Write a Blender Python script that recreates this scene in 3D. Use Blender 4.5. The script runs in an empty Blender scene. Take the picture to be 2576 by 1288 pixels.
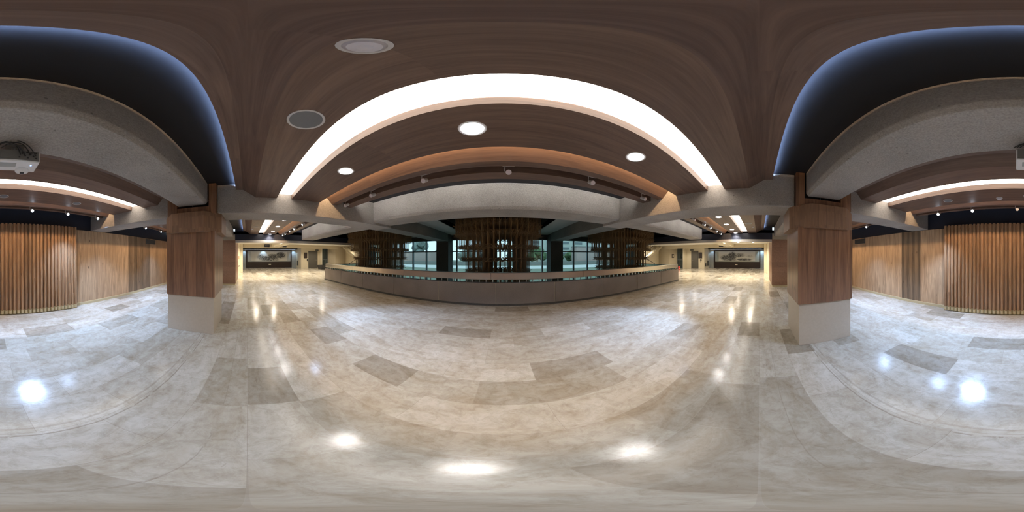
import bpy, bmesh, math, random
from mathutils import Vector, Matrix
C = bpy.context.scene
COL = C.collection
R = math.radians
rnd = random.Random(7)

# ------------------------------------------------------------------ camera, world, exposure
cam_d = bpy.data.cameras.new('camera'); cam_d.type = 'PANO'
try: cam_d.cycles.panorama_type = 'EQUIRECTANGULAR'
except Exception: pass
try: cam_d.panorama_type = 'EQUIRECTANGULAR'
except Exception: pass
cam_d.clip_start = 0.02; cam_d.clip_end = 500
cam = bpy.data.objects.new('camera', cam_d); COL.objects.link(cam)
cam.location = (0.22, 0, 1.5); cam.rotation_euler = (R(90), 0, R(-3.05))
C.camera = cam
C.view_settings.view_transform = 'Standard'; C.view_settings.look = 'None'
C.view_settings.gamma = 1; C.view_settings.use_curve_mapping = False
C.view_settings.exposure = -0.1
W = bpy.data.worlds.new('world'); C.world = W; W.use_nodes = True
W.node_tree.nodes['Background'].inputs[0].default_value = (0.80, 0.93, 1.0, 1)
W.node_tree.nodes['Background'].inputs[1].default_value = 1.6
try:
    C.cycles.caustics_reflective = False; C.cycles.caustics_refractive = False
    C.cycles.sample_clamp_indirect = 4.0; C.cycles.max_bounces = 8; C.cycles.diffuse_bounces = 5
    C.cycles.blur_glossy = 0.5
except Exception: pass

WOOD_Z = 2.60      # underside of the timber ceiling panels
SOFFIT = 2.88      # black ceiling
COVE_E, TAPE_E, DOWN_W, SPOT_W = 5.6, 170.0, 60.0, 370.0
WARM = (1.0, 0.86, 0.66); COOL = (0.42, 0.62, 1.0); NEUT = (1.0, 0.96, 0.91)

# ------------------------------------------------------------------ materials
def newmat(n):
    m = bpy.data.materials.new(n); m.use_nodes = True
    nt = m.node_tree; return m, nt, nt.nodes['Principled BSDF']
def L(nt, a, b): nt.links.new(a, b)
def N(nt, t, **kw):
    n = nt.nodes.new(t)
    for k, v in kw.items():
        if k in n.inputs: n.inputs[k].default_value = v
        else: setattr(n, k, v)
    return n
def math_(nt, op, a, b=None, c=None):
    n = nt.nodes.new('ShaderNodeMath'); n.operation = op
    for i, v in enumerate((a, b, c)):
        if v is None: continue
        if hasattr(v, 'links'): L(nt, v, n.inputs[i])
        else: n.inputs[i].default_value = v
    return n.outputs[0]
def mixc(nt, f, a, b, blend='MIX'):
    n = nt.nodes.new('ShaderNodeMix'); n.data_type = 'RGBA'; n.blend_type = blend
    for s, v in ((n.inputs[0], f), (n.inputs[6], a), (n.inputs[7], b)):
        if hasattr(v, 'links'): L(nt, v, s)
        else: s.default_value = v if not isinstance(v, tuple) else (*v, 1)
    return n.outputs[2]
def plain(n, col, rough=.5, metal=0, spec=.5):
    m, nt, b = newmat(n)
    b.inputs['Base Color'].default_value = (*col, 1); b.inputs['Roughness'].default_value = rough
    b.inputs['Metallic'].default_value = metal; b.inputs['Specular IOR Level'].default_value = spec
    return m
def emit(n, col, s):
    m, nt, b = newmat(n)
    b.inputs['Base Color'].default_value = (*col, 1)
    b.inputs['Emission Color'].default_value = (*col, 1); b.inputs['Emission Strength'].default_value = s
    return m
def wood(n, dark, light, grain='X', across='Y', width=.2, length=0, tone=.35, rough=.45, knots=0, seam=.0, strips=0.0):
    """timber boards: grain along one axis, boards laid side by side along another"""
    m, nt, b = newmat(n)
    tc = N(nt, 'ShaderNodeTexCoord'); sp = N(nt, 'ShaderNodeSeparateXYZ'); L(nt, tc.outputs['Object'], sp.inputs[0])
    ax = {'X': 0, 'Y': 1, 'Z': 2}
    if across == 'XY': ac = math_(nt, 'ADD', sp.outputs[0], sp.outputs[1])
    else: ac = sp.outputs[ax[across]]
    g = sp.outputs[ax[grain]]
    bid = math_(nt, 'FLOOR', math_(nt, 'DIVIDE', ac, width))
    gid = bid
    if length:
        off = math_(nt, 'MULTIPLY', math_(nt, 'SINE', math_(nt, 'MULTIPLY', bid, 12.9)), length)
        gid = math_(nt, 'ADD', bid, math_(nt, 'MULTIPLY', math_(nt, 'FLOOR', math_(nt, 'DIVIDE', math_(nt, 'ADD', g, off), length)), 37.3))
    wn = N(nt, 'ShaderNodeTexWhiteNoise', noise_dimensions='1D'); L(nt, math_(nt, 'ADD', math_(nt, 'MULTIPLY', gid, 1.37), 11.3), wn.inputs['W'])
    mp = N(nt, 'ShaderNodeMapping')
    sc = [14, 14, 14]; sc[ax[grain]] = 1.0
    mp.inputs['Scale'].default_value = sc
    cv = N(nt, 'ShaderNodeVectorMath', operation='ADD'); L(nt, tc.outputs['Object'], cv.inputs[0])
    cb = N(nt, 'ShaderNodeCombineXYZ')
    for i in range(3): L(nt, math_(nt, 'MULTIPLY', wn.outputs[0], 31.7), cb.inputs[i])
    L(nt, cb.outputs[0], cv.inputs[1]); L(nt, cv.outputs[0], mp.inputs[0])
    n1 = N(nt, 'ShaderNodeTexNoise', Scale=1.0, Detail=4.0, Roughness=.6, Distortion=1.2); L(nt, mp.outputs[0], n1.inputs['Vector'])
    mp2 = N(nt, 'ShaderNodeMapping'); s2 = [90, 90, 90]; s2[ax[grain]] = 2.5; mp2.inputs['Scale'].default_value = s2
    L(nt, cv.outputs[0], mp2.inputs[0])
    n2 = N(nt, 'ShaderNodeTexNoise', Scale=1.0, Detail=3.0, Roughness=.6); L(nt, mp2.outputs[0], n2.inputs['Vector'])
    f = math_(nt, 'ADD', math_(nt, 'MULTIPLY', n1.outputs[0], .75), math_(nt, 'MULTIPLY', n2.outputs[0], .35))
    cr = N(nt, 'ShaderNodeValToRGB'); L(nt, f, cr.inputs[0])
    cr.color_ramp.elements[0].position = .35; cr.color_ramp.elements[0].color = (*dark, 1)
    cr.color_ramp.elements[1].position = .72; cr.color_ramp.elements[1].color = (*light, 1)
    wn2 = N(nt, 'ShaderNodeTexWhiteNoise', noise_dimensions='1D'); L(nt, math_(nt, 'ADD', math_(nt, 'FLOOR', math_(nt, 'DIVIDE', ac, width / 7.0)), .37), wn2.inputs['W'])
    fine = math_(nt, 'MULTIPLY', math_(nt, 'MULTIPLY', math_(nt, 'SUBTRACT', wn2.outputs[0], .5), math_(nt, 'LESS_THAN', wn.outputs[0], .5)), strips)
    tn = math_(nt, 'ADD', math_(nt, 'ADD', math_(nt, 'MULTIPLY', wn.outputs[0], tone), 1 - tone * .5), fine)
    hs = N(nt, 'ShaderNodeHueSaturation'); L(nt, tn, hs.inputs['Value']); L(nt, cr.outputs[0], hs.inputs['Color'])
    out = hs.outputs[0]
    if knots:
        vm = N(nt, 'ShaderNodeMapping'); s3 = [3.0, 3.0, 3.0]; s3[ax[grain]] = 1.3; vm.inputs['Scale'].default_value = s3
        L(nt, cv.outputs[0], vm.inputs[0])
        vo = N(nt, 'ShaderNodeTexVoronoi', Scale=1.2); L(nt, vm.outputs[0], vo.inputs['Vector'])
        k = N(nt, 'ShaderNodeValToRGB'); L(nt, vo.outputs['Distance'], k.inputs[0])
        k.color_ramp.elements[0].position = .03; k.color_ramp.elements[0].color = (1, 1, 1, 1)
        k.color_ramp.elements[1].position = .085; k.color_ramp.elements[1].color = (0, 0, 0, 1)
        out = mixc(nt, math_(nt, 'MULTIPLY', k.outputs[0], knots), out, (.05, .025, .015))
    if seam:
        fr = math_(nt, 'FRACT', math_(nt, 'DIVIDE', ac, width))
        ed = math_(nt, 'LESS_THAN', math_(nt, 'MINIMUM', fr, math_(nt, 'SUBTRACT', 1, fr)), seam)
        out = mixc(nt, math_(nt, 'MULTIPLY', ed, .6), out, tuple(c * .35 for c in dark))
    L(nt, out, b.inputs['Base Color']); b.inputs['Roughness'].default_value = rough
    bp = N(nt, 'ShaderNodeBump', Strength=.08, Distance=.01); L(nt, n2.outputs[0], bp.inputs['Height']); L(nt, bp.outputs[0], b.inputs['Normal'])
    return m
def concrete(n, a, b_, sc=60, bump=.5, pit=0.6, rough=.9):
    m, nt, b = newmat(n)
    tc = N(nt, 'ShaderNodeTexCoord')
    n1 = N(nt, 'ShaderNodeTexNoise', Scale=float(sc), Detail=5.0, Roughness=.75); L(nt, tc.outputs['Object'], n1.inputs['Vector'])
    n2 = N(nt, 'ShaderNodeTexNoise', Scale=1.3, Detail=4.0); L(nt, tc.outputs['Object'], n2.inputs['Vector'])
    f = math_(nt, 'ADD', math_(nt, 'MULTIPLY', n1.outputs[0], .7), math_(nt, 'MULTIPLY', n2.outputs[0], .4))
    cr = N(nt, 'ShaderNodeValToRGB'); L(nt, f, cr.inputs[0])
    cr.color_ramp.elements[0].position = .38; cr.color_ramp.elements[0].color = (*a, 1)
    cr.color_ramp.elements[1].position = .68; cr.color_ramp.elements[1].color = (*b_, 1)
    out = cr.outputs[0]
    if pit:
        v = N(nt, 'ShaderNodeTexVoronoi', Scale=7.0); L(nt, tc.outputs['Object'], v.inputs['Vector'])
        k = math_(nt, 'MULTIPLY', math_(nt, 'LESS_THAN', v.outputs['Distance'], .07), pit)
        out = mixc(nt, k, out, tuple(c * .35 for c in a))
    L(nt, out, b.inputs['Base Color']); b.inputs['Roughness'].default_value = rough
    bp = N(nt, 'ShaderNodeBump', Strength=bump, Distance=.006); L(nt, n1.outputs[0], bp.inputs['Height']); L(nt, bp.outputs[0], b.inputs['Normal'])
    return m
def floor_mat():
    m, nt, b = newmat('travertine_floor')
    tc = N(nt, 'ShaderNodeTexCoord'); P = tc.outputs['Object']
    br = N(nt, 'ShaderNodeTexBrick'); br.offset = .42; br.squash = .72; br.squash_frequency = 3
    for k, v in (('Scale', 1.0), ('Brick Width', .92), ('Row Height', .385), ('Mortar Size', .0022), ('Mortar Smooth', .3), ('Bias', 0.0)):
        br.inputs[k].default_value = v
    br.inputs['Color1'].default_value = (0, 0, 0, 1); br.inputs['Color2'].default_value = (1, 1, 1, 1); br.inputs['Mortar'].default_value = (.5, .5, .5, 1)
    L(nt, P, br.inputs['Vector'])
    cr = N(nt, 'ShaderNodeValToRGB'); L(nt, br.outputs['Color'], cr.inputs[0])
    e = cr.color_ramp.elements
    e[0].position = 0; e[0].color = (.26, .24, .20, 1)
    e[1].position = 1; e[1].color = (.52, .51, .47, 1)
    for p, c in ((.07, (.335, .31, .265, 1)), (.18, (.42, .40, .35, 1)), (.6, (.465, .45, .405, 1))):
        x = e.new(p); x.color = c
    mp = N(nt, 'ShaderNodeMapping'); mp.inputs['Scale'].default_value = (1.0, 2.2, 1); L(nt, P, mp.inputs[0])
    n1 = N(nt, 'ShaderNodeTexNoise', Scale=2.2, Detail=8.0, Roughness=.68, Distortion=.8); L(nt, mp.outputs[0], n1.inputs['Vector'])
    n2 = N(nt, 'ShaderNodeTexNoise', Scale=11.0, Detail=8.0, Roughness=.8, Distortion=.6); L(nt, P, n2.inputs['Vector'])
    f1 = N(nt, 'ShaderNodeValToRGB'); L(nt, n1.outputs[0], f1.inputs[0])
    f1.color_ramp.elements[0].position = .33; f1.color_ramp.elements[0].color = (.80, .73, .64, 1)
    f1.color_ramp.elements[1].position = .62; f1.color_ramp.elements[1].color = (1.06, 1.05, 1.03, 1)
    out = mixc(nt, 1.0, cr.outputs[0], f1.outputs[0], 'MULTIPLY')
    f2 = N(nt, 'ShaderNodeValToRGB'); L(nt, n2.outputs[0], f2.inputs[0])
    f2.color_ramp.elements[0].position = .34; f2.color_ramp.elements[0].color = (.80, .77, .73, 1)
    f2.color_ramp.elements[1].position = .55; f2.color_ramp.elements[1].color = (1.04, 1.04, 1.04, 1)
    out = mixc(nt, 1.0, out, f2.outputs[0], 'MULTIPLY')
    # dark veins / stains
    n3 = N(nt, 'ShaderNodeTexNoise', Scale=1.7, Detail=6.0, Roughness=.75, Distortion=2.5)
    mp3 = N(nt, 'ShaderNodeMapping'); mp3.inputs['Scale'].default_value = (.7, 3.2, 1); mp3.inputs['Location'].default_value = (5, 3, 0)
    L(nt, P, mp3.inputs[0]); L(nt, mp3.outputs[0], n3.inputs['Vector'])
    st = N(nt, 'ShaderNodeValToRGB'); L(nt, n3.outputs[0], st.inputs[0])
    st.color_ramp.elements[0].position = .27; st.color_ramp.elements[0].color = (.75, .75, .75, 1)
    st.color_ramp.elements[1].position = .36; st.color_ramp.elements[1].color = (0, 0, 0, 1)
    out = mixc(nt, st.outputs[0], out, (.20, .145, .10))
    # grout
    out = mixc(nt, math_(nt, 'MULTIPLY', br.outputs['Fac'], .35), out, (.24, .2, .16))
    # worn joint lines that run along the column row
    sp = N(nt, 'ShaderNodeSeparateXYZ'); L(nt, P, sp.inputs[0])
    wob = N(nt, 'ShaderNodeTexNoise', Scale=5.0, Detail=6.0); L(nt, P, wob.inputs['Vector'])
    yy = math_(nt, 'ADD', sp.outputs[1], math_(nt, 'MULTIPLY', math_(nt, 'SUBTRACT', wob.outputs[0], .5), .018))
    for y0, w_, k_ in ((-.74, .006, .5), (-.82, .010, .3), (-.17, .003, .3)):
        d = math_(nt, 'ABSOLUTE', math_(nt, 'SUBTRACT', yy, y0))
        out = mixc(nt, math_(nt, 'MULTIPLY', math_(nt, 'MULTIPLY', math_(nt, 'LESS_THAN', d, w_), math_(nt, 'GREATER_THAN', n1.outputs[0], .44)), k_), out, (.2, .155, .115))
    L(nt, out, b.inputs['Base Color'])
    rr = math_(nt, 'ADD', math_(nt, 'MULTIPLY', n2.outputs[0], .12), math_(nt, 'MULTIPLY', n1.outputs[0], .16))
    L(nt, math_(nt, 'ADD', rr, .035), b.inputs['Roughness']); b.inputs['Specular IOR Level'].default_value = .5
    bp = N(nt, 'ShaderNodeBump', Strength=.05, Distance=.01); L(nt, n2.outputs[0], bp.inputs['Height']); L(nt, bp.outputs[0], b.inputs['Normal'])
    return m
def glass_mat(n, tint, refl=.08):
    m = bpy.data.materials.new(n); m.use_nodes = True; nt = m.node_tree; nt.nodes.clear()
    o = N(nt, 'ShaderNodeOutputMaterial'); t = N(nt, 'ShaderNodeBsdfTransparent'); t.inputs[0].default_value = (*tint, 1)
    g = N(nt, 'ShaderNodeBsdfGlossy', Roughness=.02); g.inputs[0].default_value = (.9, .95, 1, 1)
    mx = N(nt, 'ShaderNodeMixShader'); mx.inputs[0].default_value = refl
    L(nt, t.outputs[0], mx.inputs[1]); L(nt, g.outputs[0], mx.inputs[2]); L(nt, mx.outputs[0], o.inputs[0]); return m
def ink_mat(n, blobs, seed):
    """pale scroll paper with washes of ink; coordinates run 0..1 over the sheet"""
    m, nt, b = newmat(n)
    tc = N(nt, 'ShaderNodeTexCoord'); sp = N(nt, 'ShaderNodeSeparateXYZ'); L(nt, tc.outputs['Generated'], sp.inputs[0])
    u, v = sp.outputs[1], sp.outputs[2]
    env = None
    for cx, cy, rx, ry, s in blobs:
        d = math_(nt, 'ADD', math_(nt, 'POWER', math_(nt, 'ABSOLUTE', math_(nt, 'DIVIDE', math_(nt, 'SUBTRACT', u, cx), rx)), 2.0),
                  math_(nt, 'POWER', math_(nt, 'ABSOLUTE', math_(nt, 'DIVIDE', math_(nt, 'SUBTRACT', v, cy), ry)), 2.0))
        e = math_(nt, 'MULTIPLY', math_(nt, 'MAXIMUM', math_(nt, 'SUBTRACT', 1.0, d), 0.0), s)
        env = e if env is None else math_(nt, 'MAXIMUM', env, e)
    mp = N(nt, 'ShaderNodeMapping'); mp.inputs['Location'].default_value = (seed, seed, seed); mp.inputs['Scale'].default_value = (1, 4.0, 1.1)
    L(nt, tc.outputs['Generated'], mp.inputs[0])
    n1 = N(nt, 'ShaderNodeTexNoise', Scale=5.0, Detail=8.0, Roughness=.75, Distortion=1.5); L(nt, mp.outputs[0], n1.inputs['Vector'])
    k = math_(nt, 'MULTIPLY', env, math_(nt, 'ADD', math_(nt, 'MULTIPLY', n1.outputs[0], 5.2), -1.7))
    cr = N(nt, 'ShaderNodeValToRGB'); L(nt, k, cr.inputs[0])
    cr.color_ramp.elements[0].position = .12; cr.color_ramp.elements[0].color = (.58, .58, .55, 1)
    cr.color_ramp.elements[1].position = .75; cr.color_ramp.elements[1].color = (.06, .065, .07, 1)
    L(nt, cr.outputs[0], b.inputs['Base Color']); b.inputs['Roughness'].default_value = .35
    return m

M = dict(
    floor=floor_mat(),
    wood_ceil=wood('ceiling_timber', (.092, .054, .040), (.175, .108, .078), 'X', 'Y', .62, 2.4, .16, .5),
    wood_col=wood('column_timber', (.125, .06, .034), (.30, .155, .085), 'Z', 'XY', .15, 0, .38, .35, .9, .012),
    wood_cap=wood('capital_timber', (.17, .09, .05), (.30, .17, .095), 'Z', 'XY', .13, .22, .28, .45, 0, .015),
    wood_wall=wood('wall_timber', (.22, .14, .082), (.50, .35, .215), 'Z', 'X', .74, 0, 1.0, .32, .75, .004, .35),
    wood_slat=wood('slat_timber', (.20, .11, .054), (.46, .28, .155), 'Z', 'X', .0987, 0, .35, .33, .7),
    wood_box=wood('pillar_timber', (.22, .12, .075), (.32, .185, .115), 'X', 'Z', .24, 0, .18, .4, 0, .006),
    beam=concrete('tooled_concrete', (.19, .172, .158), (.40, .365, .335), 75, .6, .5),
    parapet=concrete('parapet_concrete', (.18, .155, .14), (.28, .245, .225), 60, .4, .0),
    shaded_conc=concrete('shaded_beam_concrete', (.10, .10, .092), (.17, .165, .15), 30, .3, 0),  # beam concrete over the void, its dim light put into a darker colour
    dark_conc=concrete('dark_painted_concrete', (.05, .052, .05), (.085, .085, .08), 30, .15, 0),
    black=plain('black_paint', (.006, .006, .009), .7),
    navy=plain('navy_paint', (.014, .016, .028), .6),
    stone=concrete('beige_stone', (.50, .43, .34), (.56, .49, .40), 25, .05, 0, .45),
    cream=plain('cream_marble', (.66, .60, .47), .3),
    cream_dark=plain('taupe_paint', (.42, .37, .28), .6),
    white=plain('white_paint', (.62, .62, .60), .7),
    ceilwhite=plain('ceiling_paint', (.30, .30, .28), .8),  # white ceiling over the void, its shade put into a lower base colour
    base=plain('pale_oak_base', (.58, .50, .31), .5),
    steel=plain('brushed_steel', (.50, .48, .46), .28, 1),
    alu=plain('anodised_frame', (.12, .15, .17), .4, .5),
    trim=plain('satin_metal_trim', (.62, .58, .52), .4, .4),
    lampwhite=plain('white_lamp_body', (.60, .58, .58), .4),
    grille=plain('speaker_grille', (.16, .165, .175), .6),
    pale=plain('pale_plastic', (.62, .60, .66), .5),
    dark=plain('dark_plastic', (.03, .03, .032), .5),
    projw=plain('projector_shell', (.85, .85, .87), .35),
    projg=plain('projector_grey', (.16, .16, .155), .5),
    doorg=plain('grey_door', (.095, .09, .08), .45),
    maroon=plain('dark_brown_lacquer', (.028, .017, .015), .3),
    panelgrey=plain('grey_metal_panel', (.40, .42, .42), .35, .3),
    mat_grey=plain('silk_mount', (.36, .38, .34), .6),
    red=plain('red_enamel', (.5, .02, .02), .3),
    orange=plain('orange_plate', (.55, .22, .07), .5),
    yellow=plain('yellow_plastic', (.7, .5, .05), .5),
    bamboo=plain('aged_bamboo', (.19, .112, .046), .5),
    glass=glass_mat('window_glass', (.80, .93, .95), .05),
    rail_glass=glass_mat('rail_glass', (.45, .60, .66), .12),
    cove=emit('cove_diffuser', (1.0, .91, .79), COVE_E),
    tape_w=emit('warm_led_tape', (1.0, .66, .36), 140.0),
    tape_d=emit('dim_led_tape', (.45, .62, 1.0), 4.0),
    tape_n=emit('neutral_led_tape', (1.0, .98, .94), 120.0),
    tape_c=emit('cool_led_tape', (.42, .60, 1.0), TAPE_E),
    disc=emit('lamp_disc', (1, .97, 1.0), 30.0),
    disc_c=emit('cool_lamp_disc', (.75, .86, 1.0), 30.0),
    led=emit('blue_led', (.2, .4, 1), 6),
    road=plain('road_surface', (.55, .58, .58), .8),
    grass=plain('grass_ground', (.16, .20, .15), .9),
    garden=plain('garden_wall', (.24, .25, .24), .9),
    bld=plain('pale_render', (.50, .55, .52), .9),
    brick=plain('brownish_render', (.40, .33, .31), .9),
    bwin=plain('far_window', (.16, .20, .22), .4),
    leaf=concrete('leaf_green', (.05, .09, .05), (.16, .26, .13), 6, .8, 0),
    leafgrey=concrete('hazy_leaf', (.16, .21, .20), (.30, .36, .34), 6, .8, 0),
    bark=plain('bark', (.12, .09, .06), .9),
)

# ------------------------------------------------------------------ mesh helpers
class MB:
    def __init__(s): s.v = []; s.f = []
    def poly(s, vs, fs):
        o = len(s.v); s.v += [tuple(v) for v in vs]; s.f += [tuple(i + o for i in f) for f in fs]; return s
    def box(s, x0, x1, y0, y1, z0, z1):
        x0, x1 = min(x0, x1), max(x0, x1); y0, y1 = min(y0, y1), max(y0, y1); z0, z1 = min(z0, z1), max(z0, z1)
        return s.poly([(x, y, z) for z in (z0, z1) for y in (y0, y1) for x in (x0, x1)],
                      [(0, 2, 3, 1), (4, 5, 7, 6), (0, 1, 5, 4), (2, 6, 7, 3), (0, 4, 6, 2), (1, 3, 7, 5)])
    def prism(s, prof, a0, a1, axis='X'):
        n = len(prof)
        def P(p, a): return (a, p[0], p[1]) if axis == 'X' else ((p[0], a, p[1]) if axis == 'Y' else (p[0], p[1], a))
        return s.poly([P(p, a0) for p in prof] + [P(p, a1) for p in prof],
                      [tuple(range(n)), tuple(reversed(range(n, 2 * n)))] + [(i, i + n, (i + 1) % n + n, (i + 1) % n) for i in range(n)])
    def tube(s, p0, p1, r0, r1=None, n=8):
        r1 = r0 if r1 is None else r1
        p0, p1 = Vector(p0), Vector(p1); d = (p1 - p0).normalized()
        a = d.orthogonal().normalized(); b = d.cross(a)
        ring = lambda p, r: [p + (a * math.cos(2 * math.pi * i / n) + b * math.sin(2 * math.pi * i / n)) * r for i in range(n)]
        return s.poly(ring(p0, r0) + ring(p1, r1), [tuple(range(n)), tuple(reversed(range(n, 2 * n)))] + [(i, i + n, (i + 1) % n + n, (i + 1) % n) for i in range(n)])
    def lathe(s, c, prof, n=24):
        """profile of (r, z) about the vertical through c"""
        vs = []
        for r, z in prof:
            vs += [(c[0] + r * math.cos(2 * math.pi * i / n), c[1] + r * math.sin(2 * math.pi * i / n), c[2] + z) for i in range(n)]
        fs = [(k * n + i, k * n + (i + 1) % n, (k + 1) * n + (i + 1) % n, (k + 1) * n + i) for k in range(len(prof) - 1) for i in range(n)]
        fs += [tuple(reversed(range(n))), tuple(range((len(prof) - 1) * n, len(prof) * n))]
        return s.poly(vs, fs)
    def mesh(s, name):
        me = bpy.data.meshes.new(name); me.from_pydata(s.v, [], s.f)
        bm = bmesh.new(); bm.from_mesh(me); bmesh.ops.recalc_face_normals(bm, faces=bm.faces); bm.to_mesh(me); bm.free()
        return me
    def build(s, name, mat, parent=None, loc=None, bevel=0, smooth=False):
        me = s.mesh(name); me.materials.append(mat)
        o = bpy.data.objects.new(name, me); COL.objects.link(o)
        if parent is not None: o.parent = parent
        if loc is not None: o.location = loc
        if smooth:
            for p in me.polygons: p.use_smooth = True
        if bevel:
            md = o.modifiers.new('edge', 'BEVEL'); md.width = bevel; md.segments = 2; md.limit_method = 'ANGLE'
        return o
def tag(o, label=None, cat=None, group=None, kind=None):
    if label: o['label'] = label
    if cat: o['category'] = cat
    if group: o['group'] = group
    if kind: o['kind'] = kind
    return o
def struct(o, label=None): return tag(o, label, kind='structure')
def empty(name, loc=(0, 0, 0), label=None, cat=None, group=None, rz=0):
    o = bpy.data.objects.new(name, None); COL.objects.link(o); o.location = loc; o.rotation_euler = (0, 0, rz)
    o.empty_display_size = .1
    return tag(o, label, cat, group)
def BX(*a): return MB().box(*a)
def copy_tree(o, parent=None):
    c = o.copy(); COL.objects.link(c); c.parent = parent
    for ch in list(o.children): copy_tree(ch, c)
    return c
def light(kind, name, loc, energy, color, parent=None, rot=(0, 0, 0), **kw):
    d = bpy.data.lights.new(name, kind); d.energy = energy; d.color = color
    for k, v in kw.items(): setattr(d, k, v)
    o = bpy.data.objects.new(name, d); COL.objects.link(o); o.location = loc; o.rotation_euler = rot
    if parent is not None: o.parent = parent
    return o
SIDE = {-1: 'left', 1: 'right'}

# ------------------------------------------------------------------ structure: floor, soffits, walls
WX, HX = 20.4, 8.0        # picture walls, navy fascias
fl = MB()
fl.box(-WX - .3, WX + .3, -4.4, 4.97, -.25, 0)
for s in (-1, 1): fl.box(s * 9.04, s * (WX + .3), 4.97, 11.2, -.25, 0)
struct(fl.build('floor', M['floor']), 'polished travertine floor of long staggered beige slabs')
struct(BX(-9.04, 9.04, 4.97, 9.0, -3.7, -3.5).build('floor', M['stone']), 'lower level floor at the bottom of the atrium void')
lw = MB(); lw.box(-9.24, -9.04, 4.97, 9.0, -3.5, -.25); lw.box(9.04, 9.24, 4.97, 9.0, -3.5, -.25); lw.box(-9.24, 9.24, 4.77, 4.97, -3.5, -.25)
struct(lw.build('wall_lower', M['cream_dark']), 'wall of the storey below, seen down the void')
# black soffit over the hall and roof slab above everything
struct(BX(-HX, HX, -4.3, 3.55, SOFFIT, SOFFIT + .1).build('ceiling', M['black']), 'matt black soffit above the timber ceiling panels')
cw = MB()   # pale ceiling over the void with three square openings
zc0, zc1 = 2.70, 2.85; oy0, oy1 = 4.97, 8.45; cuts = [(-6.1 - 1.83, -6.1 + 1.83), (-1.83, 1.83), (6.1 - 1.83, 6.1 + 1.83)]
cw.box(-HX, HX, 3.5, oy0, zc0, zc1); cw.box(-HX, HX, oy1, 9.0, zc0, zc1)
xs = [-HX] + [v for c in cuts for v in c] + [HX]
for i in range(0, len(xs), 2): cw.box(xs[i], xs[i + 1], oy0, oy1, zc0, zc1)
struct(cw.build('ceiling', M['ceilwhite']), 'pale ceiling over the atrium void with square openings for the hanging rods')
for x0, x1 in cuts:
    sh = MB(); t = .06
    sh.box(x0 - t, x0, oy0 - t, oy1 + t, zc0, 5.2); sh.box(x1, x1 + t, oy0 - t, oy1 + t, zc0, 5.2)
    sh.box(x0, x1, oy0 - t, oy0, zc0, 5.2); sh.box(x0, x1, oy1, oy1 + t, zc0, 5.2); sh.box(x0, x1, oy0, oy1, 5.1, 5.2)
    struct(sh.build('trim_1', M['dark_conc']), 'dark lining of the square ceiling opening')
for s in (-1, 1):
    a, b = (HX, WX + .3)
    struct(BX(s * a, s * b, -4.4, 11.2, 2.6, 2.75).build('ceiling', M['white']), 'white ceiling of the %s hall' % SIDE[s])
    # navy fascia with satin trim under it
    struct(BX(s * HX, s * (HX + .14), -.62, 9.0, 2.30, SOFFIT).build('wall_' + SIDE[s], M['navy']), 'navy painted fascia closing the %s bay' % SIDE[s])
    tr = BX(s * (HX - .03), s * (HX + .22), -.60, 9.0, 2.17, 2.30)
    struct(tr.build('trim_2', M['trim'], bevel=.008), 'satin metal trim under the navy fascia at the %s' % SIDE[s])
    # hall side wall, picture wall
    struct(BX(s * 10.2, s * (WX + .3), -.85, -.68, 0, 2.6).build('wall_back', M['cream']), 'cream side wall of the %s hall' % SIDE[s])
    struct(BX(s * WX, s * (WX + .2), -.85, 6.5, 0, 2.6).build('wall_' + SIDE[s], M['cream']), 'end wall of the %s hall behind the ink picture' % SIDE[s])
    j = MB(); j.box(s * 18.3, s * WX, 6.35, 6.5, 0, 2.6); j.box(s * 18.3, s * 18.45, 6.5, 8.7, 0, 2.6); j.box(s * 17.5, s * 18.45, 8.7, 8.8, 0, 2.6)
    struct(j.build('wall_' + SIDE[s], M['cream']), 'cream marble wall with a grey door in the %s hall' % SIDE[s])
    # pilasters of the hall
    struct(BX(s * 14.6, s * 15.2, -.68, -.42, 0, 2.6).build('trim_3', M['cream']), 'cream pilaster on the side wall of the %s hall' % SIDE[s])
    # front walls: stair recess
    k = MB(); k.box(s * 15.6, s * 17.5, 9.5, 9.7, 0, 2.6); k.box(s * 15.6, s * 15.8, 9.7, 11.2, 0, 2.6)
    struct(k.build('wall_front', M['cream_dark']), 'taupe wall beside the stair in the %s hall' % SIDE[s])
    k = MB(); k.box(s * 9.5, s * 15.8, 10.9, 11.1, -.25, 2.6); k.box(s * 9.5, s * 9.65, 9.0, 10.9, -3.5, 2.75)
    struct(k.build('wall_front', M['cream']), 'cream stairwell wall in the %s hall' % SIDE[s])
    # hall beams
    struct(BX(s * 14.9, s * 15.5, -.42, 9.5, 2.30, 2.6).build('ceiling_beam', M['cream_dark']), 'taupe crossbeam under the white ceiling of the %s hall' % SIDE[s])
    struct(BX(s * 8.25, s * 14.9, 2.30, 2.95, 2.32, 2.6).build('ceiling_beam', M['cream']), 'long cream beam under the ceiling of the %s hall' % SIDE[s])
# rear walls
for s in (-1, 1):
    struct(BX(s * 2.08, s * HX, -4.30, -4.16, 0, 2.28).build('wall_back', M['wood_wall']), 'smooth timber board wall between the slatted panel and the %s pillar' % SIDE[s])
    struct(BX(s * 2.08, s * HX, -4.16, -4.135, 0, .08).build('baseboard_back', M['base']), 'pale base strip under the timber wall')
struct(BX(-HX, HX, -4.32, -4.19, 2.28, SOFFIT).build('wall_back', M['navy']), 'dark painted wall strip above the timber panelling')
struct(BX(-2.08, 2.08, -4.30, -4.05, 0, 2.28).build('wall_back', M['wood_slat']), 'wall behind the slatted panel')

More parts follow.
